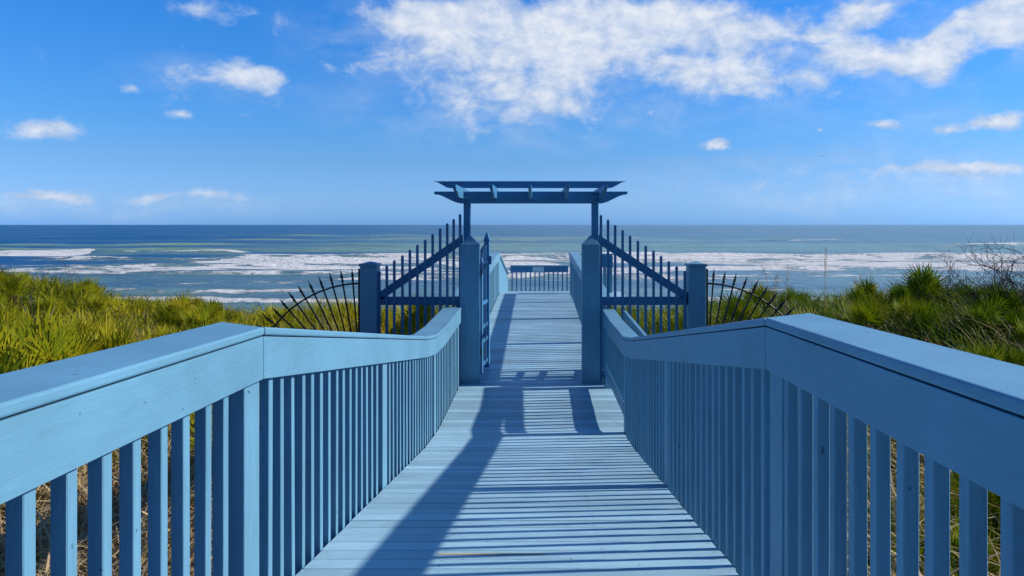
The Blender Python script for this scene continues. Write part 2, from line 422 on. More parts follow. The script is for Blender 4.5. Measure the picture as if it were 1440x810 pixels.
for xb in (-.972, -.932, .738, .778):
    for zb in (.325, .40):
        mb = MB(); yb_ = PYa-.042
        mb.tube([(xb, yb_-.007, zb), (xb, yb_, zb)], [.009, .011], 8); PP(mb, 'bolt', M['iron'])
def gate_leaf(xh, yh, xe, ye, label):
    o = tag(empty('gate_leaf', (xh, yh, -2.0)), label, 'gate', 'open gate leaves')
    P = FB(o); d = Vector((xe-xh, ye-yh, 0)); L = d.length; d.normalize()
    def pt(t, z): return Vector((xh, yh, z)) + d*t
    nrm = Vector((d.y, -d.x, 0))
    def bar(t0, t1, za, zb, th, name, mat=M['beam'], spear=0):
        mb = MB(); h = nrm*th/2
        a, b = pt(t0,0), pt(t1,0)
        ring = [a-h, b-h, b+h, a+h]
        mb.hexa([(q.x,q.y,za) for q in ring]+[(q.x,q.y,zb) for q in ring])
        if spear:
            c = (a+b)/2; k = len(mb.v)
            s = .55*(t1-t0)+.012
            base = [c-d*s-h*1.2, c+d*s-h*1.2, c+d*s+h*1.2, c-d*s+h*1.2]
            mb.v += [(c.x,c.y,zb-.02)] + [(q.x,q.y,zb+.03) for q in base] + [(c.x,c.y,zb+spear)]
            for i in range(4):
                j = (i+1)%4; mb.f += [(k,k+1+j,k+1+i),(k+1+i,k+1+j,k+5)]
        return P(mb, name, mat, bevel=.002 if not spear else 0)
    bar(0, .07, -2.0, -.45, .075, 'hinge_stile')
    es = bar(L-.07, L, -2.02, -.26, .075, 'end_stile', spear=.17)
    for z in (-1.93, -1.62, -1.42, -1.10, -.55): bar(.071, L-.071, z, z+.05, .035, 'crossbar')
    k = 0; t = .13
    while t < L-.12:
        bar(t, t+.024, -1.95, -.42+.12*t/L, .024, 'picket', M['metal'], spear=.09); t += .11
    a = pt(L-.03, 0)
    mb = MB(); mb.box(a.x-.012, a.x+.068, a.y-.055, a.y-.04, -.56, -.44); mb.build('latch', M['metal'], es, bevel=.003)
    for z in (-1.75, -.7):
        mb = MB(); mb.box(xh-.03, xh+.03, yh-.03, yh-.002, z, z+.1); P(mb, 'hinge', M['iron'], bevel=.003)
gate_leaf(-.792, 10.02, -.725, 10.62, 'open gate leaf with spear tip swung back beside the left gate post')
gate_leaf(.775, 10.02, .815, 10.62, 'open gate leaf folded back behind the right gate post')

# wing fences
def wing(s, xg, xn, pick, label):
    """xg: gate side x, xn: newel centre"""
    o = tag(empty('picket_fence', (xn, GY+.1, -2.3)), label, 'fence', 'wing fences beside the gateway')
    P = FB(o); y0 = GY+.10
    mb = MB(); mb.box(xn-.11, xn+.11, y0-.11, y0+.11, -3.0, -.55); np_ = P(mb, 'post', M['upright'], bevel=.005)
    mb = MB()
    x0,x1,ya,yb = xn-.125,xn+.125,y0-.125,y0+.125
    mb.box(x0,x1,ya,yb,-.548,-.515)
    k = len(mb.v); mb.v += [(x0+.01,ya+.01,-.514),(x1-.01,ya+.01,-.514),(x1-.01,yb-.01,-.514),(x0+.01,yb-.01,-.514),(xn,y0,-.485)]
    mb.f += [(k+3,k+2,k+1,k),(k,k+1,k+4),(k+1,k+2,k+4),(k+2,k+3,k+4),(k+3,k,k+4)]
    mb.build('post_cap', M['upright'], np_)
    xe = xn - s*.112
    xa, xb = xe, xg
    # sloped rail
    mb = MB(); pts = [(xa,-.90),(xb,-.13),(xb,-.255),(xa,-1.025)]
    if s < 0: pass
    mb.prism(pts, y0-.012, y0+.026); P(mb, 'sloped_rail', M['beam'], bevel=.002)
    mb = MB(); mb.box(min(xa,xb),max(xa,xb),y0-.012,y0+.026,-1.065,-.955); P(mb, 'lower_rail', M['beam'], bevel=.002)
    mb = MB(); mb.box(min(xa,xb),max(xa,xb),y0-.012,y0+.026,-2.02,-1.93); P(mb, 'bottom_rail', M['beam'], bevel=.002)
    for px, py in pick:
        x = (px-757)*(y0-.03)/1050; zt = -(py-316)*(y0-.03)/1050
        mb = MB(); w = .0165
        mb.box(x-w, x+w, y0-.046, y0-.0135, -2.12, zt-.012)
        k = len(mb.v); yc = y0-.03
        mb.v += [(x-w,y0-.046,zt-.012),(x+w,y0-.046,zt-.012),(x+w,y0-.0135,zt-.012),(x-w,y0-.0135,zt-.012),(x,yc,zt+.004)]
        mb.f += [(k,k+1,k+4),(k+1,k+2,k+4),(k+2,k+3,k+4),(k+3,k,k+4)]
        P(mb, 'picket', M['metal'])
    return o
lpick = [(533.5,381),(544,373),(554.5,366),(566,359),(576.5,351),(587,344),(598,337),(608.5,329),(619,321),(629,314),(638,308),(647,301)]
rpick = [(845,302),(855,308.5),(865,316),(875.5,323),(886,331),(897,338),(908,345),(919,352),(929.5,359.5),(940.5,367),(951.5,374),(963,381)]
wing(-1, -1.0, -2.23, lpick, 'left wing fence of sloping blue pickets rising to the pergola')
wing(1, .80, 2.09, rpick, 'right wing fence of sloping blue pickets rising to the pergola')

# iron fans
def fan(s, xc, label):
    y0 = GY+.12; zc = -2.25; Ra, Rt = 1.47, 1.66
    o = tag(empty('iron_fan_fence', (xc, y0, zc)), label, 'fence', 'iron fans at the fence ends')
    P = FB(o)
    arc = [(xc+s*Ra*math.sin(a), y0, zc+Ra*math.cos(a)) for a in np.linspace(0, R(88), 28)]
    mb = MB(); mb.tube(arc, .013, 6); P(mb, 'arc_rail', M['iron'], smooth=True)
    arc = [(xc+s*.30*math.sin(a), y0, zc+.30*math.cos(a)) for a in np.linspace(0, R(88), 14)]
    mb = MB(); mb.tube(arc, .012, 6); P(mb, 'inner_arc', M['iron'], smooth=True)
    mb = MB(); mb.box(min(xc+s*.045,xc+s*.002), max(xc+s*.045,xc+s*.002), y0-.02, y0+.02, -2.8, -.585); P(mb, 'upright_bar', M['iron'])
    for i in range(17):
        a = R(4.4 + 5.2*i)
        if a > R(90): break
        dv = Vector((s*math.sin(a), 0, math.cos(a))); c = Vector((xc, y0-.013, zc)); sd = Vector((dv.z,0,-dv.x))
        rt = Rt + random.uniform(-.015,.02)
        mb = MB()
        mb.tube([c+dv*.29, c+dv*(rt-.13)], .0115, 5)
        # spear head: flattened diamond with a collar
        q = c+dv*(rt-.135)
        mb.tube([q-dv*.02, q+dv*.012], 0.017, 6)
        k = len(mb.v)
        for t, w in ((.0,.008),(.045,.019),(.15,.001)):
            for uu, vv in ((1,0),(0,1),(-1,0),(0,-1)):
                p = q+dv*t+sd*(w*uu)+Vector((0,1,0))*(w*.5*vv); mb.v.append(tuple(p))
        for r_ in range(2):
            for j in range(4):
                mb.f.append((k+r_*4+j, k+r_*4+(j+1)%4, k+r_*4+4+(j+1)%4, k+r_*4+4+j))
        P(mb, 'spear_picket', M['iron'])
fan(-1, -2.345, 'black iron spear fan on the outer side of the left fence post')
fan(1, 2.205, 'black iron spear fan on the outer side of the right fence post')

# ------------------------------------------------------------------ ground
def G(x, y):
    x = np.asarray(x, float); y = np.asarray(y, float)
    z = np.full(np.broadcast(x, y).shape, -2.32)
    z = z + .28*np.exp(-((y-12.5)/4.)**2)
    ls = 1/(1+np.exp((x+3.6)/1.1)); rs = 1/(1+np.exp(-(x-3.2)/1.0))
    z = z - ls*.14*np.exp(-((y-18)/5.)**2) + rs*.28*np.exp(-((y-11)/7.)**2)
    z = z + .98*np.exp(-((x+12.6)/3.9)**2-((y-15.)/6.)**2)
    z = z + .35*np.exp(-((x+5.5)/3.)**2-((y-5.)/4.)**2)
    z = z + .30*np.exp(-((x-8.)/4.)**2-((y-13)/5.)**2)
    z = z + .08*np.sin(x*.9+1.3)*np.sin(y*.7+.4) + .05*np.sin(x*2.3)*np.cos(y*1.9+1)
    z = z - .55*np.exp(-(np.abs(x+.08)/1.25)**4)*(1/(1+np.exp((y-23)/1.)))
    t = np.clip((y-17.5)/17., 0, 1); t = t*t*(3-2*t)
    z = z*(1-t) + (-7.3)*t
    z = z - np.clip(y-34.5, 0, None)*.032
    z = np.maximum(z, -16)
    return z
xs = np.concatenate([-np.geomspace(30,600,14)[::-1], np.linspace(-28,28,180), np.geomspace(30,600,14)])
ys = np.concatenate([-np.geomspace(4,500,16)[::-1], np.linspace(-3,40,150), np.geomspace(41.5,200,16)])
X, Y = np.meshgrid(xs, ys); Z = G(X, Y)
Vv = np.stack([X,Y,Z],-1).reshape(-1,3); nx, ny = len(xs), len(ys)
ii, jj = np.meshgrid(np.arange(nx-1), np.arange(ny-1)); a = (jj*nx+ii).ravel()
F = np.stack([a, a+1, a+nx+1, a+nx], -1)
m, nt, b = material('dune_sand')
pos = nt.new('ShaderNodeNewGeometry').outputs['Position']
sep = nt.new('ShaderNodeSeparateXYZ'); nt.l.new(pos, sep.inputs[0])
sand = nt.ramp(nt.noise(pos, .8, 6, .6), [(.3,(.52,.46,.37)),(.7,(.66,.60,.50))])
litter = nt.ramp(nt.noise(pos, 3.5, 8, .7), [(.3,(.018,.014,.009)),(.55,(.04,.03,.018)),(.8,(.10,.075,.045))])
k = nt.step(nt.math('ADD', sep.outputs[1], nt.math('MULTIPLY_ADD', nt.noise(pos,.35,4), 8, -4)), 19.5, 23)
# bare sand blow-out on the left crest
dx = nt.math('DIVIDE', nt.math('ADD', sep.outputs[0], 13.2), 2.2); dy = nt.math('DIVIDE', nt.math('SUBTRACT', sep.outputs[1], 20.6), 1.8)
rr2 = nt.math('ADD', nt.math('POWER', dx, 2), nt.math('POWER', dy, 2))
k = nt.math('MAXIMUM', k, nt.math('SUBTRACT', 1.0, nt.step(rr2, .6, 1.3)))
wet = nt.step(sep.outputs[2], SEA+.05, SEA+.55)
col = nt.mix(k, litter, sand)
col = nt.mix(nt.math('SUBTRACT', 1.0, wet), col, (.20,.17,.13,1))
nt.put(b.inputs['Base Color'], col); b.inputs['Roughness'].default_value = .9
nt.put(b.inputs['Normal'], nt.bump(nt.noise(pos, 9, 8, .7), .6, .05))
gm = raw_mesh('ground', Vv, F, [], m, True)
go = bpy.data.objects.new('ground', gm); C.objects.link(go)
tag(go, 'sandy dune ground under the plants falling to the beach', 'ground', kind='structure')

# ------------------------------------------------------------------ sea
def px_w(px, py):                     # a place on the water
    Yw = -SEA*1050/(py-316.); return ((px-757)*Yw/1050, Yw)
xs = np.concatenate([-np.geomspace(263,60000,26)[::-1], np.arange(-260,261,1.6), np.geomspace(263,60000,26)])
ys = np.concatenate([np.arange(29,42,1.0), np.arange(42,110,.75), np.arange(110,215,.6), np.geomspace(216,420,110), np.geomspace(426,60000,60)])
X, Y = np.meshgrid(xs, ys)
Xw = X + 0
def sstep(v, a, b):
    t = np.clip((v-a)/(b-a), 0, 1); return t*t*(3-2*t)
def box(v, a, b, s): return sstep(v, a-s, a+s)*(1-sstep(v, b-s, b+s))
Z = np.full(X.shape, SEA); foam = np.zeros(X.shape); shoal = np.zeros(X.shape)
near = 1/(1+((Y)/900.)**2)
# swell
wob = 3.5*np.sin(X/37.+.6)+2.2*np.sin(X/13.+2)+5*np.sin(X/91.)
for L, A, ph in ((31,.22,0.),(17,.10,1.),(9.5,.05,2.2)):
    Z += near*A*np.sin(2*np.pi*(Y+wob*(L/31.))/L+ph)*(.6+.4*np.sin(X/47.+ph))
WAVES = [  # yc, amp, width back, width front, xa, xb, soft, foam front length, foam strength, crest foam
    (166, 1.15, 5.0, 2.2, -124, -99, 3, 17, .95, 1.0),
    (170, 1.25, 6.0, 2.6, -98, -66, 6, 0, 0, .62),
    (150, .75, 5.0, 2.0, -64, 8, 8, 34, .44, .42),
    (137, .60, 4.0, 1.8, -92, -28, 8, 12, .40, .50),
    (121, .50, 4.0, 1.8, -80, 10, 10, 12, .36, .34),
    (153, .75, 5.0, 2.0, 22, 105, 10, 24, .42, .46),
    (160, .60, 5.0, 2.0, -14, 30, 8, 26, .40, .36),
    (132, .50, 4.0, 1.8, 6, 80, 10, 16, .40, .34),
    (110, .38, 3.5, 1.6, -74, 66, 10, 10, .34, .30),
    (99, .34, 3.0, 1.5, -90, -20, 10, 8, .30, .28),
    (232, .75, 9.0, 4.5, -170, 60, 20, 0, 0, .08),
    (224, 1.1, 7.0, 3.0, 108, 150, 9, 6, .25, .55),
    (196, .6, 6.0, 3.0, -150, -40, 20, 0, 0, .30),
    (305, .85, 11., 6.0, -150, 130, 30, 0, 0, .10),
    (410, 1.1, 16., 9.0, -160, -40, 30, 0, 0, .0),
    (300, .8, 9., 5.0, 95, 125, 10, 6, .3, .5),
    (91, .30, 3., 1.6, -120, 120, 20, 5, .22, .2),
    (64.5, .10, 1.6, .9, -90, 90, 20, 3, .46, .34),
    (75, .18, 2.5, 1.2, -90, 90, 20, 5, .26, .25)]
for i, (yc, A, wb_, wf, xa, xb, sf, fl_, fs, cf) in enumerate(WAVES):
    yl = yc + (3.2*np.sin(X/29.+i*1.7)+1.8*np.sin(X/11.+i*2.9)+.8*np.sin(X/4.3+i))*min(1.4, yc/150.)
    d = Y-yl; m_ = box(X, xa, xb, sf)*(.75+.25*np.sin(X/8.5+i*2.1))
    Z += A*m_*np.where(d > 0, np.exp(-(d/wb_)**2), np.exp(-(d/wf)**2))
    if fl_: foam = np.maximum(foam, fs*m_*sstep(d, -fl_, -fl_*.35)*(1-sstep(d, -.4, 1.2)))
    foam = np.maximum(foam, cf*m_*np.exp(-((d+.4)/1.3)**2))
    shoal = np.maximum(shoal, (.9 if yc > 140 else .5)*m_*np.exp(-((d+2)/5.)**2))
foam = np.maximum(foam, .37*box(Y, 96, 158, 8)*box(X, -64, 2, 10))
foam = np.maximum(foam, .35*box(Y, 104, 158, 8)*box(X, 14, 104, 12))
foam = np.maximum(foam, .34*box(Y, 118, 160, 8)*box(X, -14, 20, 8))
foam = np.maximum(foam, .24*box(Y, 84, 125, 8)*box(X, -120, 60, 14))
shoal = np.maximum(shoal, .75*box(Y, 178, 262, 20)*box(X, -70, 300, 40))
shoal = np.maximum(shoal, .45*box(Y, 174, 212, 10)*box(X, -300, -50, 20))
shoal = np.maximum(shoal, .30*box(Y, 60, 100, 8)*(.55+.45*np.sin(X/17.+Y/9.)))
shoal = np.maximum(shoal, .60*box(Y, 290, 400, 30)*box(X, -80, 60, 40))
Vv = np.stack([X,Y,Z],-1).reshape(-1,3); nx, ny = len(xs), len(ys)
ii, jj = np.meshgrid(np.arange(nx-1), np.arange(ny-1)); a = (jj*nx+ii).ravel()
F = np.stack([a, a+1, a+nx+1, a+nx], -1)
m, nt, b = material('sea_water')
pos = nt.new('ShaderNodeNewGeometry').outputs['Position']
sep = nt.new('ShaderNodeSeparateXYZ'); nt.l.new(pos, sep.inputs[0])
fa = nt.new('ShaderNodeAttribute', attribute_name='foam').outputs['Fac']
sa = nt.new('ShaderNodeAttribute', attribute_name='shoal').outputs['Fac']
flat = nt.map(pos, scale=(1,1,0))
n1 = nt.noise(nt.map(flat, scale=(.16,.34,1)), 1, 9, .66, .6)
n2 = nt.noise(nt.map(flat, scale=(.9,1.8,1)), 1, 6, .62, .3)
n0 = nt.noise(nt.map(flat, scale=(.028,.075,1)), 1, 5, .6, .8)
fn = nt.math('MULTIPLY_ADD', n2, .30, nt.math('MULTIPLY', n1, .85))
fn = nt.math('ADD', fn, nt.math('MULTIPLY_ADD', n0, 1.1, -.54))
fm = nt.step(nt.math('ADD', fn, fa), .845, .935)
streak = nt.noise(nt.map(flat, scale=(.012,.05,1)), 1, 5, .6)
sh2 = nt.math('ADD', sa, nt.math('MULTIPLY_ADD', streak, 1.1, -.50), clamp=True)
deep_sheen = nt.mix(nt.step(nt.math('DIVIDE', sep.outputs[0], nt.math('ADD', sep.outputs[1], 40.)), -.55, .45), (.002,.105,.30,1), (.20,.36,.47,1))  # base colour lightened towards the right to stand in for reflected sky
lr_ = nt.step(nt.math('DIVIDE', sep.outputs[0], nt.math('ADD', sep.outputs[1], 40.)), -.45, .25)
col = nt.mix(sh2, deep_sheen, nt.mix(lr_, (.26,.41,.27,1), (.27,.45,.46,1)))
nt.put(b.inputs['Base Color'], nt.mix(fm, col, (.96,.95,.93,1)))
nt.put(b.inputs['Roughness'], nt.math('MULTIPLY_ADD', fm, .6, .14))
b.inputs['Specular IOR Level'].default_value = 0
w1 = nt.noise(nt.map(flat, scale=(.10,.42,1)), 1, 8, .62, .3)
w2 = nt.noise(nt.map(flat, scale=(.8,2.1,1)), 1, 5, .6)
w3 = nt.noise(nt.map(flat, scale=(.008,.035,1)), 1, 6, .6)
hh = nt.math('ADD', nt.math('MULTIPLY', w1, 2.0), nt.math('MULTIPLY', w2, .30))
hh = nt.math('ADD', hh, nt.math('MULTIPLY', w3, 14.0))
hh = nt.math('ADD', hh, nt.math('MULTIPLY', fm, nt.math('MULTIPLY_ADD', n2, 1.6, -.3)))
bn = nt.bump(hh, .85, 1.0)
nt.put(b.inputs['Normal'], bn)
gl = nt.new('ShaderNodeBsdfGlossy'); gl.inputs['Roughness'].default_value = .12; nt.put(gl.inputs['Normal'], bn)
fr_ = nt.new('ShaderNodeFresnel'); fr_.inputs[0].default_value = 1.333; nt.put(fr_.inputs['Normal'], bn)
refl = nt.math('MULTIPLY', nt.math('MINIMUM', fr_.outputs[0], .32), nt.math('SUBTRACT', 1.0, nt.math('MULTIPLY', fm, .85)))
ms = nt.new('ShaderNodeMixShader'); nt.put(ms.inputs[0], refl)
nt.l.new(b.outputs[0], ms.inputs[1]); nt.l.new(gl.outputs[0], ms.inputs[2]); nt.l.new(ms.outputs[0], nt.n['Material Output'].inputs[0])
sm = raw_mesh('sea', Vv, F, [], m, True)
for nme, arr in (('foam', foam), ('shoal', shoal)):
    at = sm.attributes.new(nme, 'FLOAT', 'POINT'); at.data.foreach_set('value', arr.astype(np.float32).ravel())
so = bpy.data.objects.new('sea', sm); C.objects.link(so)
tag(so, 'blue green sea with white breakers out to the horizon', 'sea', kind='structure')

# ------------------------------------------------------------------ vegetation
def blades(base, h, w, lean, az, curl, nseg=3):
    """curved tapering strips; arrays of length n"""
    n = len(h); t = np.linspace(0, 1, nseg+1)
    dirx, diry = np.cos(az), np.sin(az)
    fx, fy = -np.sin(az+rng.uniform(-1.2,1.2,n)), np.cos(az+rng.uniform(-1.2,1.2,n))
    rows = []; bad = np.zeros(n, bool)
    for k, tk in enumerate(t):
        out = h*(lean*tk + curl*tk**2.2); up = h*(tk - .45*curl*tk**2.5 - .15*lean*tk)
        c = base + np.stack([dirx*out, diry*out, up], -1)
        bad |= (np.abs(c[:,0]+.085) < 1.13) & (c[:,1] < 24)
        ww = w*(1-tk**1.6)*.5
        o = np.stack([fx*ww, fy*ww, np.zeros(n)], -1)
        rows.append((c-o, c+o) if k < nseg else (c,))
    per = 2*nseg+1
    V = np.zeros((n, per, 3))
    for k in range(nseg): V[:,2*k] = rows[k][0]; V[:,2*k+1] = rows[k][1]
    V[:,2*nseg] = rows[nseg][0]
    V = V[~bad]; n = len(V); o = (np.arange(n)*per)[:,None]
    F4 = np.concatenate([o+np.array([[2*k,2*k+1,2*k+3,2*k+2]]) for k in range(nseg-1)], 0)
    F3 = o+np.array([[2*nseg-2,2*nseg-1,2*nseg]])
    return V.reshape(-1,3), F4, F3
def stuff(name, parts, mat, label, cat):
    Vs, A, B, o = [], [], [], 0
    for V, f4, f3 in parts:
        Vs.append(V); A.append(f4+o); B.append(f3+o); o += len(V)
    me = raw_mesh(name, np.concatenate(Vs), np.concatenate(A), np.concatenate(B), mat)
    ob = bpy.data.objects.new(name, me); C.objects.link(ob)
    return tag(ob, label, cat, kind='stuff')
def clear(x, y, pad=.0):
    return (np.abs(x+.085) > 1.12+pad) | (y > 24)
def scatter(n, x0, x1, y0, y1, clump=0, pad=.1):
    if clump:
        nc = max(1, n//clump)
        cx, cy = rng.uniform(x0,x1,nc), rng.uniform(y0,y1,nc)
        x = np.repeat(cx, clump)+rng.normal(0,.10,nc*clump); y = np.repeat(cy, clump)+rng.normal(0,.10,nc*clump)
    else:
        x, y = rng.uniform(x0,x1,n), rng.uniform(y0,y1,n)
    k = clear(x, y, pad) & (np.abs(x) < .95*np.abs(y)+5)
    return x[k], y[k]
def grass_patch(n, x0, x1, y0, y1, hm, wm, clump=14, azm=None, hvar=.3):
    x, y = scatter(n, x0, x1, y0, y1, clump)
    k = len(x)
    pn = np.array([mnoise.noise(Vector((a*.55, b_*.55, 3.))) for a, b_ in zip(x, y)])
    h = hm*(1+.55*pn)*rng.uniform(1-hvar, 1+hvar, k)
    az = rng.uniform(0, 2*np.pi, k) if azm is None else rng.normal(azm, 1.0, k)
    return blades(np.stack([x,y,G(x,y)-.03],-1), h, wm*rng.uniform(.7,1.4,k), rng.uniform(.05,.5,k), az, rng.uniform(.05,.6,k))
L_ = [grass_patch(1500,-3.2,-1.5,5.0,10.5,.36,.015,10), grass_patch(17000,-14,-3.0,4.2,12,.44,.017,26), grass_patch(20000,-24,-1.3,11,19,.42,.024,20), grass_patch(9000,-20,-1.3,18,22.5,.28,.026), grass_patch(5000,-5,-1.2,10.5,17,.62,.018)]
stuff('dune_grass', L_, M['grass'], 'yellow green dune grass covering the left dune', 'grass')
R_ = [grass_patch(11000,1.8,12,3.2,11,.48,.017,20,azm=2.2), grass_patch(14000,1.2,20,10,18,.46,.022,16,azm=2.2), grass_patch(6000,1.2,20,17,22.5,.36,.026)]
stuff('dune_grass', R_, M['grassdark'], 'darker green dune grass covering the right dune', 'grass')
def dry_patch(n, x0, x1, y0, y1, hm, wd=.009):
    x, y = scatter(n, x0, x1, y0, y1, 9, pad=.05); k = len(x)
    return blades(np.stack([x,y,G(x,y)-.05],-1), hm*rng.uniform(.5,1.3,k), wd*rng.uniform(.6,1.5,k), rng.uniform(.1,.6,k), rng.uniform(0,2*np.pi,k), rng.uniform(.4,1.3,k), 5)
stuff('dry_grass', [dry_patch(2600,-3.2,-1.35,.6,7,.95,.013), dry_patch(2300,-2.9,-1.3,.8,5.2,1.15,.016), dry_patch(3000,-9,-3,4,12,.7,.012)], M['dry'], 'tangled dry brown stems behind the left railing', 'dry grass')
stuff('dry_grass', [dry_patch(2200,1.2,3.4,.6,7,.95,.013), dry_patch(900,1.2,2.2,.8,4.5,1.1,.015), dry_patch(1500,3,8,4,12,.7,.012)], M['dry'], 'tangled dry brown stems behind the right railing', 'dry grass')
# low creeper leaves on the dune edge
x, y = scatter(9000,-16,16,13,22.5); k = len(x)
z = G(x,y)+rng.uniform(.02,.38,k)*(1-.0*x)
az = rng.uniform(0,2*np.pi,k); s_ = rng.uniform(.03,.06,k); tl = rng.uniform(-.5,.7,k)
c = np.stack([x,y,z],-1); u = np.stack([np.cos(az),np.sin(az),tl],-1)*s_[:,None]; v = np.stack([-np.sin(az),np.cos(az),.2*tl],-1)*(.62*s_)[:,None]
V = np.stack([c-u, c+v*.9, c+u, c-v*.9],1).reshape(-1,3)
F4 = np.arange(len(V)).reshape(-1,4)
stuff('ground_creeper', [(V, F4, np.zeros((0,3),int))], M['creeper'], 'small leafy ground creeper along the seaward dune edge', 'creeper')

# palmettos
def palmetto(seed, nf, rad, up=.6):
    r = random.Random(seed); V, F4, F3 = [], [], []; stem = MB()
    for i in range(nf):
        az = 2*math.pi*(i+r.uniform(-.35,.35))/nf*1.0+r.choice((0,2.4)); el = r.uniform(R(38), R(86)) if i > 2 else r.uniform(R(70),R(89))
        pl = rad*r.uniform(.45,1.0)
        d = Vector((math.cos(az)*math.cos(el), math.sin(az)*math.cos(el), math.sin(el)))
        b0 = Vector((math.cos(az)*.05*r.random(), math.sin(az)*.05*r.random(), 0))
        mid = b0+d*pl*.55+Vector((0,0,.03)); tip = b0+d*pl
        stem.tube([b0, mid, tip], [.012,.009,.007], 4)
        d2 = (d + Vector((0,0,r.uniform(-.25,.35)))).normalized()
        s = d2.cross(Vector((0,0,1)))
        s = s.normalized() if s.length > .1 else Vector((-math.sin(az), math.cos(az), 0))
        s = Matrix.Rotation(r.uniform(-.7,.7), 3, d2) @ s
        n = s.cross(d2).normalized()
        nl = r.randint(13,17); spread = R(r.uniform(70,108)); Lf = rad*r.uniform(.62,.86)
        for k in range(nl):
            a = -spread+2*spread*k/(nl-1)+r.uniform(-.04,.04)
            q = (d2*math.cos(a)+s*math.sin(a)+n*(.18*abs(math.sin(a)))).normalized()
            L = Lf*(1-.28*(abs(a)/spread)**2)*r.uniform(.88,1.06)
            sd = q.cross(n).normalized(); droop = r.uniform(-.02,.14)
            w = .0125*rad/.55*r.uniform(.85,1.2); o = len(V)
            p1 = tip+q*L*.10; p2 = tip+q*L*.5-n*.02*rad; p3 = tip+q*L-Vector((0,0,droop*L))
            V += [p1-sd*w*.35, p1+sd*w*.35, p2-sd*w+n*w*.3, p2+sd*w+n*w*.3, p3]
            F4.append((o,o+1,o+3,o+2)); F3.append((o+2,o+3,o+4))
    return [tuple(v) for v in V], F4, F3, stem
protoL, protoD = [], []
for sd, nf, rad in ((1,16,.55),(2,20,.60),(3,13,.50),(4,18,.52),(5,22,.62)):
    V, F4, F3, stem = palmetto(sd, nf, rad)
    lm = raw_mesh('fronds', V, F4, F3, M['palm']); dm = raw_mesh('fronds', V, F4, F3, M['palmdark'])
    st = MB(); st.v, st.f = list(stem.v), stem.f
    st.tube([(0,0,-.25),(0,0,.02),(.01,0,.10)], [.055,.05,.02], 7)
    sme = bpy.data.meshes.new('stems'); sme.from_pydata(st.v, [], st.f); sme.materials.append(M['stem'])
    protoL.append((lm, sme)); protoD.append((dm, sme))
def plant(pr, x, y, sc, label, group=None, rz=None):
    z = float(G(x, y))-.04
    e = tag(empty('saw_palmetto', (x, y, z)), label, 'palmetto', group)
    e.rotation_euler.z = random.uniform(0, 6.28) if rz is None else rz
    e.scale = (sc, sc, sc*random.uniform(.92,1.12))
    for nm, me in (('fronds', pr[0]), ('stems', pr[1])):
        o = bpy.data.objects.new(nm, me); C.objects.link(o); o.parent = e
    return e
# singled-out palmettos: px, depth, scale, side
def at(px, yv): return (px-757)*yv/1050
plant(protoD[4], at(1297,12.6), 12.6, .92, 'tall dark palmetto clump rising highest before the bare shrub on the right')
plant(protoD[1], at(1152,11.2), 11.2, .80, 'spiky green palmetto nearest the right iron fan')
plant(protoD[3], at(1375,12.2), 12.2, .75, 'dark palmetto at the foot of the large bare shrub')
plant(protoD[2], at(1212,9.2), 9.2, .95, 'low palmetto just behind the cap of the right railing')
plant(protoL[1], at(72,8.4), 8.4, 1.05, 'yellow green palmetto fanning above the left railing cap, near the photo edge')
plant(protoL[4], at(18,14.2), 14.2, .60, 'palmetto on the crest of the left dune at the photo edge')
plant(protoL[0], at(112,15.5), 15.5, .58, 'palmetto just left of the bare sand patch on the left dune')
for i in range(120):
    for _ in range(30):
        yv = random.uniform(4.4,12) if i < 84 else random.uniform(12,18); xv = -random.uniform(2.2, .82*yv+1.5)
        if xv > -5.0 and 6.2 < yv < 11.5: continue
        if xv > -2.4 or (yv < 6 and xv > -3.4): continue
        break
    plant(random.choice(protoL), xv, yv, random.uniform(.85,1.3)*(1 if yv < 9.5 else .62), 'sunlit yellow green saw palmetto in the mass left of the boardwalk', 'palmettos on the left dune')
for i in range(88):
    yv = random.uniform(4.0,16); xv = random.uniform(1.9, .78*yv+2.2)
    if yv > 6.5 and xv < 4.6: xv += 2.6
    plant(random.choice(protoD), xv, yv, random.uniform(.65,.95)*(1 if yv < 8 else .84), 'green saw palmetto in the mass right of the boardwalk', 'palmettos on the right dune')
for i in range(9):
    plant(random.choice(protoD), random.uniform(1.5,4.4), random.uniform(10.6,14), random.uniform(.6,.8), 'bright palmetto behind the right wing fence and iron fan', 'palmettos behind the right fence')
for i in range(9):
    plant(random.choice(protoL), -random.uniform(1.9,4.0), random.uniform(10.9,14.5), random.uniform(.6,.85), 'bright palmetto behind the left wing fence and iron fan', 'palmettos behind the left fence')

for i in range(0):
    plant(random.choice(protoD), -random.uniform(1.95,3.0), random.uniform(1.9,4.6), random.uniform(.6,.8), 'shaded palmetto low behind the balusters of the left railing', 'palmettos in the shade of the left railing')
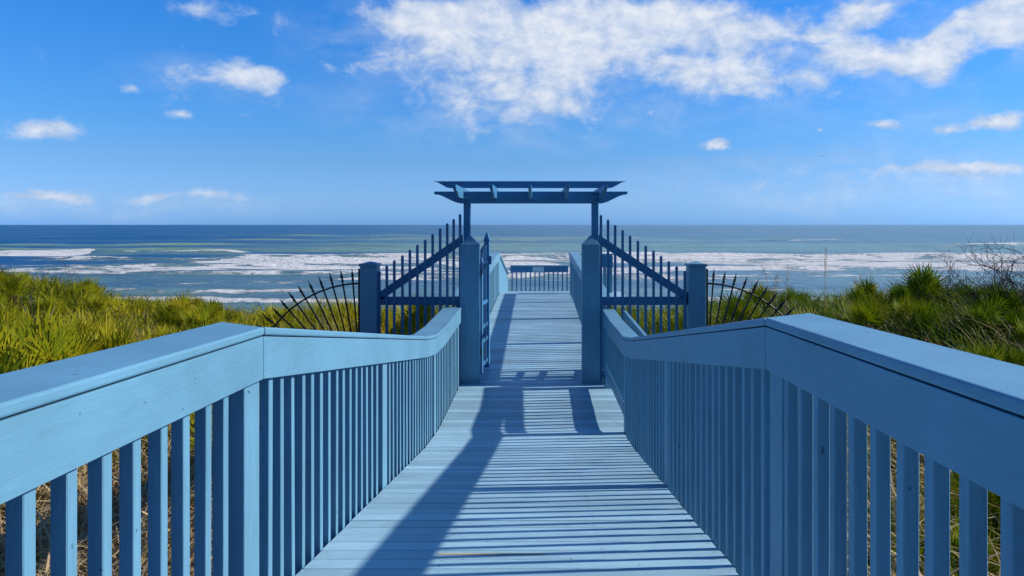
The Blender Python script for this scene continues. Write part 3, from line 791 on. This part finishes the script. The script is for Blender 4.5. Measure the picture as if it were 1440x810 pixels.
# bare shrubs
def shrub(px, yv, H, spread, seed, mat, label, n0=9, depth=4, rad=.014, name='bare_shrub'):
    r = random.Random(seed); mb = MB(); x0 = at(px, yv); z0 = float(G(x0, yv))-.1
    def grow(p, d, L, rd, lev):
        pts = [p]; q = p.copy(); dd = d.copy()
        for i in range(4):
            dd = (dd+Vector((r.gauss(0,.22), r.gauss(0,.22), r.gauss(.02,.2)))).normalized()
            q = q+dd*L/4; pts.append(q.copy())
        mb.tube(pts, [rd, rd*.85, rd*.72, rd*.6, rd*.45], 3 if lev < 3 else 4)
        if lev > 0:
            for k in range(r.randint(3,4)):
                i = r.randint(1,4)
                nd = (dd+Vector((r.gauss(0,.75), r.gauss(0,.75), r.gauss(.1,.5)))).normalized()
                grow(pts[i], nd, L*r.uniform(.55,.8), rd*.58, lev-1)
    for i in range(n0):
        a = r.uniform(0, 2*math.pi)
        d = Vector((math.cos(a)*spread, math.sin(a)*spread, 1)).normalized()
        grow(Vector((r.gauss(0,.18*H), r.gauss(0,.18*H), 0)), d, H*r.uniform(.4,.58), rad, depth-1)
    o = mb.build(name, mat, None, loc=(x0, yv, z0))
    return tag(o, label, 'shrub')
shrub(1425, 11.5, 1.45, .75, 3, M['twig'], 'large bare twiggy shrub at the right edge of the photo', 15, 4)
shrub(1365, 12.5, 1.30, .85, 8, M['twig'], 'smaller bare shrub leaning over the palmettos, left of the largest one', 8, 4, .011)
shrub(140, 19.6, .85, .7, 5, M['twigpale'], 'bare twiggy shrub in front of the sand patch on the left dune', 8, 4, .011)
shrub(70, 17.5, 1.0, .7, 6, M['twig'], 'dark bare shrub on the crest of the left dune', 7, 4, .011)
shrub(1100, 12.5, .75, .8, 11, M['twigpale'], 'low bare shrub at the tip of the right iron fan', 6, 4, .010)
shrub(462, 11.6, .95, .5, 12, M['twigpale'], 'thin bare shrub behind the left iron fan', 7, 4, .009)
shrub(688, 24.5, 1.9, .4, 14, M['twigpale'], 'thin bare shrub showing past the open gate leaf', 4, 4, .010)

# sea oats
def oats(px, yv, H, seed, label):
    r = random.Random(seed); x0 = at(px, yv); z0 = float(G(x0, yv))-.05
    mb = MB(); hd = MB()
    for i in range(r.randint(2,4)):
        bx, by = r.gauss(0,.06), r.gauss(0,.06); lx, ly = r.gauss(0,.10), r.gauss(0,.10); h = H*r.uniform(.7,1)
        pts = [(bx+lx*t**2, by+ly*t**2, h*t) for t in np.linspace(0,1,6)]
        mb.tube(pts, [.005,.0045,.004,.0035,.003,.0025], 4)
        for k in range(9):
            t = 1-.028*k; p = Vector((bx+lx*t**2, by+ly*t**2, h*t)); a = r.uniform(0,6.28)
            q = p+Vector((math.cos(a)*.035, math.sin(a)*.035, -.012))
            hd.tube([p, (p+q)/2, q], [.002,.007,.001], 4)
    e = tag(empty('sea_oats', (x0,yv,z0)), label, 'grass stalks')
    mb.build('stalk', M['dry'], e); hd.build('seed_head', M['dry'], e)
oats(1166, 12.8, 1.45, 1, 'tallest thin grass stalk standing against the surf, right of the fan')
oats(1101, 12.2, 1.2, 2, 'thin grass stalks against the surf just beyond the right fan tip')
oats(1085, 13.5, 1.0, 3, 'shorter thin grass stalks behind the spears of the right iron fan')
oats(1210, 14.5, 1.1, 4, 'thin grass stalks behind the palmettos, right of the tallest stalk')

# white marker on the beach
px, py = 323, 428
Yw = 36.; x0 = at(323, Yw); zg = float(G(x0, Yw))
mk = tag(empty('marker_post', (x0, Yw, zg)), 'slender white marker post standing at the water edge beyond the left dune', 'post')
mb = MB(); mb.tube([(0,0,-.3),(.01,0,.9),(.07,0,2.72)], .030, 8); mb.build('shaft', M['white'], mk, smooth=True)
mb = MB(); mb.tube([(.07,0,2.72),(.072,0,2.76)], .038, 8); mb.build('cap', M['white'], mk)

# bird far over the sea
bx = MB()
yb = 190.; c = Vector((at(1157,yb), yb, (316-220)*yb/1050))
def sec(x, w, y, z): return (x, y, z, w)
body = [(-.28,.02),(-.16,.05),(0,.075),(.16,.06),(.26,.03),(.34,.006)]
bx.tube([(x, 0, 0) for x, r_ in body], [r_ for x, r_ in body], 8)
for s in (-1, 1):
    k = len(bx.v)
    for t, ch, zz, bk in ((0,.17,.03,0),(.3,.16,.13,.03),(.6,.11,.12,-.04),(.82,.015,.05,-.14)):
        for dxx, dz in ((ch*.5+bk,.012),(ch*.5+bk,-.012),(-ch*.5+bk,-.008),(-ch*.5+bk,.008)):
            bx.v.append((dxx, s*(t+.03), zz+dz))
    for i in range(3):
        for j in range(4):
            bx.f.append((k+i*4+j, k+i*4+(j+1)%4, k+i*4+4+(j+1)%4, k+i*4+4+j))
    bx.f += [(k,k+1,k+2,k+3),(k+12,k+13,k+14,k+15)]
bo = bx.build('bird', M['bird'], None, loc=c); bo.rotation_euler = (.25, -.2, 1.0)
tag(bo, 'tiny dark bird flying above the sea at right', 'bird')

# ------------------------------------------------------------------ light and sky
sun_dir = Vector((1.0, .10, .64)).normalized()
el = math.asin(sun_dir.z); azc = math.atan2(sun_dir.x, sun_dir.y)   # clockwise from +Y
sd = bpy.data.lights.new('sun', 'SUN'); sd.energy = 5.0; sd.angle = R(.9); sd.color = (1,.95,.87)
sob = bpy.data.objects.new('sun', sd); C.objects.link(sob)
sob.rotation_euler = sun_dir.to_track_quat('Z', 'Y').to_euler(); sob.location = (30, 3, 25)

w = bpy.data.worlds.new('World'); scn.world = w; w.use_nodes = True
nt = NT(w.node_tree); bg = nt.n['Background']
sky = nt.new('ShaderNodeTexSky', sky_type='NISHITA'); sky.sun_disc = False
sky.sun_elevation = el; sky.sun_rotation = azc; sky.air_density = 1.0; sky.dust_density = .3; sky.ozone_density = 3.0
tc = nt.new('ShaderNodeTexCoord'); dirv = nt.vmath('NORMALIZE', tc.outputs['Generated'])
sp = nt.new('ShaderNodeSeparateXYZ'); nt.l.new(dirv, sp.inputs[0])
az = nt.math('ARCTAN2', sp.outputs[0], sp.outputs[1]); elv = nt.math('ARCSINE', sp.outputs[2])
cv = nt.new('ShaderNodeCombineXYZ'); nt.l.new(az, cv.inputs[0]); nt.l.new(elv, cv.inputs[1])
v0 = cv.outputs[0]
def blobs(vec, lst):
    acc = None
    for px, py, rx, ry, wt in lst:
        a = math.atan((px-757)/1050); e = math.atan((316-py)/1050*math.cos(a))
        sx = 1050/rx; sy = 1050/ry
        mp = nt.map(vec, loc=(-a*sx, -e*sy, 0), scale=(sx, sy, 1))
        g = nt.new('ShaderNodeTexGradient', gradient_type='SPHERICAL'); nt.l.new(mp, g.inputs[0])
        acc = nt.math('MULTIPLY', g.outputs['Fac'], wt) if acc is None else nt.math('MULTIPLY_ADD', g.outputs['Fac'], wt, acc)
    return acc
BL = [(700,55,190,85,.8),(620,35,150,60,.6),(810,60,160,85,.8),(900,35,130,85,.8),(655,145,125,60,.75),(790,148,115,48,.85),(520,95,95,36,.75),(555,15,130,32,.5),
 (1010,25,120,48,.75),(1120,50,120,46,.8),(1220,80,70,30,.9),(1298,75,56,46,1.15),(1020,95,70,64,.9),(1125,112,100,46,.85),(945,105,55,36,.6),(1235,12,70,26,.85),
 (1365,44,55,34,1.25),(1435,36,38,46,1.2),(1420,2,60,20,.9),
 (345,102,72,27,1.05),(262,108,62,20,.38),(46,178,62,23,.95),(183,126,28,15,.7),(245,164,22,11,.6),(1003,201,46,15,.95),(908,157,28,16,.7),(1235,178,46,14,.75),(1322,180,22,13,.75),(1370,171,40,15,.85),(1420,168,33,21,.9),(1158,183,12,8,.9),
 (320,25,60,30,.4),(260,5,60,22,.5),(140,30,30,14,.35),(395,38,22,20,.4),
 (82,274,62,15,.62),(208,273,36,12,.62),(300,277,85,13,.62),(10,272,60,11,.4),(140,280,170,12,.25),
 (1330,252,330,28,.40),(1285,240,110,11,.40),(1425,234,120,16,.5)]
wn = nt.noise(nt.map(v0, scale=(1,1.35,1)), 9, 4, .6, 0, 'Color')
wv = nt.vmath('MULTIPLY', nt.vmath('SUBTRACT', wn, (.5,.5,.5)), (.075,.05,0))
v1 = nt.vmath('ADD', v0, wv)
def density(vec, vec0):
    nz = nt.math('MULTIPLY_ADD', nt.noise(nt.map(vec0, loc=(3.1,1.7,0), scale=(1,1.4,1)), 7.5, 3, .5), .45, nt.math('MULTIPLY', nt.noise(nt.map(vec0, scale=(1,1.5,1)), 19, 12, .66, .5), .64))
    # clouds over the rest of the sky, behind the viewer
    return nt.math('MULTIPLY_ADD', nt.math('SUBTRACT', nz, .535), 2.15, nt.math('MINIMUM', blobs(vec, BL), .95))
dn = density(v1, v0)
behind = nt.step(nt.math('ABSOLUTE', az), .85, 1.3)
nb = nt.noise(nt.map(dirv, scale=(1,1,2.2)), 2.6, 8, .6)
dn = nt.math('ADD', dn, nt.math('MULTIPLY', behind, nt.math('MULTIPLY_ADD', nb, 2.2, -1.22)))
VEIL = [(1300,258,520,60,.75),(720,150,330,80,.8),(1130,85,340,110,.7),(560,45,200,80,.7),(110,285,330,26,.6),(1330,175,200,40,.4),(300,108,150,34,.5),(1390,30,120,70,.6)]
vz = nt.noise(nt.map(v0, loc=(.4,2.2,0), scale=(1,2.2,1)), 11, 7, .62, .3)
veil = nt.math('MULTIPLY', nt.math('MINIMUM', blobs(v1, VEIL), 1.0), nt.step(vz, .30, .72))
mask = nt.math('MAXIMUM', nt.step(dn, .20, .86), nt.math('MULTIPLY', veil, .70))
hi = nt.step(dn, .5, 1.25)
# lit side: finer noise shifted towards the sun
na = nt.noise(nt.map(v0, scale=(1,1.5,1)), 30, 8, .62)
nb2 = nt.noise(nt.map(v0, loc=(-.012,-.012,0), scale=(1,1.5,1)), 30, 8, .62)
rel = nt.math('MULTIPLY_ADD', nt.math('SUBTRACT', na, nb2), 3.4, .5, clamp=True)
lit = nt.math('ADD', nt.math('MULTIPLY', hi, .5), nt.math('MULTIPLY', rel, .5))
ccol = nt.mix(lit, (4.7,6.2,8.8,1), (10.0,10.2,10.5,1))
# clean deep sky: a gentle tint by height on top of the physical sky
tint = nt.ramp(nt.math('MULTIPLY', elv, 1.0), [(0,(.39,.92,2.45)),(.03,(.53,.95,2.0)),(.08,(.53,.92,1.60)),(.12,(.44,.97,1.66)),(.28,(.25,1.04,1.95)),(.45,(.30,.95,1.7)),(1,(.42,1.02,1.60))])
skc = nt.mix(1.0, sky.outputs[0], tint, 'MULTIPLY')
side = nt.math('MULTIPLY_ADD', nt.step(nt.math('ABSOLUTE', az), .8, 1.6), -.40, 1.0)    # unseen sky dimmed at the sides and behind, to deepen shade
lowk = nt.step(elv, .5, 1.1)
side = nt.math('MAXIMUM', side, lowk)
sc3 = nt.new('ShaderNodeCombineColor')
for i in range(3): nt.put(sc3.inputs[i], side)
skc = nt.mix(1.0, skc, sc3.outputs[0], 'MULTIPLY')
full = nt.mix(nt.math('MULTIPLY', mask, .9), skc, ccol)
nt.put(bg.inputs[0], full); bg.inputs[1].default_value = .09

# ------------------------------------------------------------------ camera
cd = bpy.data.cameras.new('camera'); cam = bpy.data.objects.new('camera', cd); C.objects.link(cam)
cam.location = (0,0,0); cam.rotation_euler = (R(90), 0, 0)
cd.sensor_width = 36; cd.lens = 36*1050/1440.
cd.shift_x = -37/1440.; cd.shift_y = -89/1440.
cd.clip_start = .05; cd.clip_end = 150000
scn.camera = cam
scn.view_settings.view_transform = 'Standard'; scn.view_settings.look = 'None'
scn.view_settings.exposure = 0; scn.view_settings.gamma = 1
scn.cycles.max_bounces = 6; scn.cycles.transparent_max_bounces = 4
scn.cycles.use_denoising = True
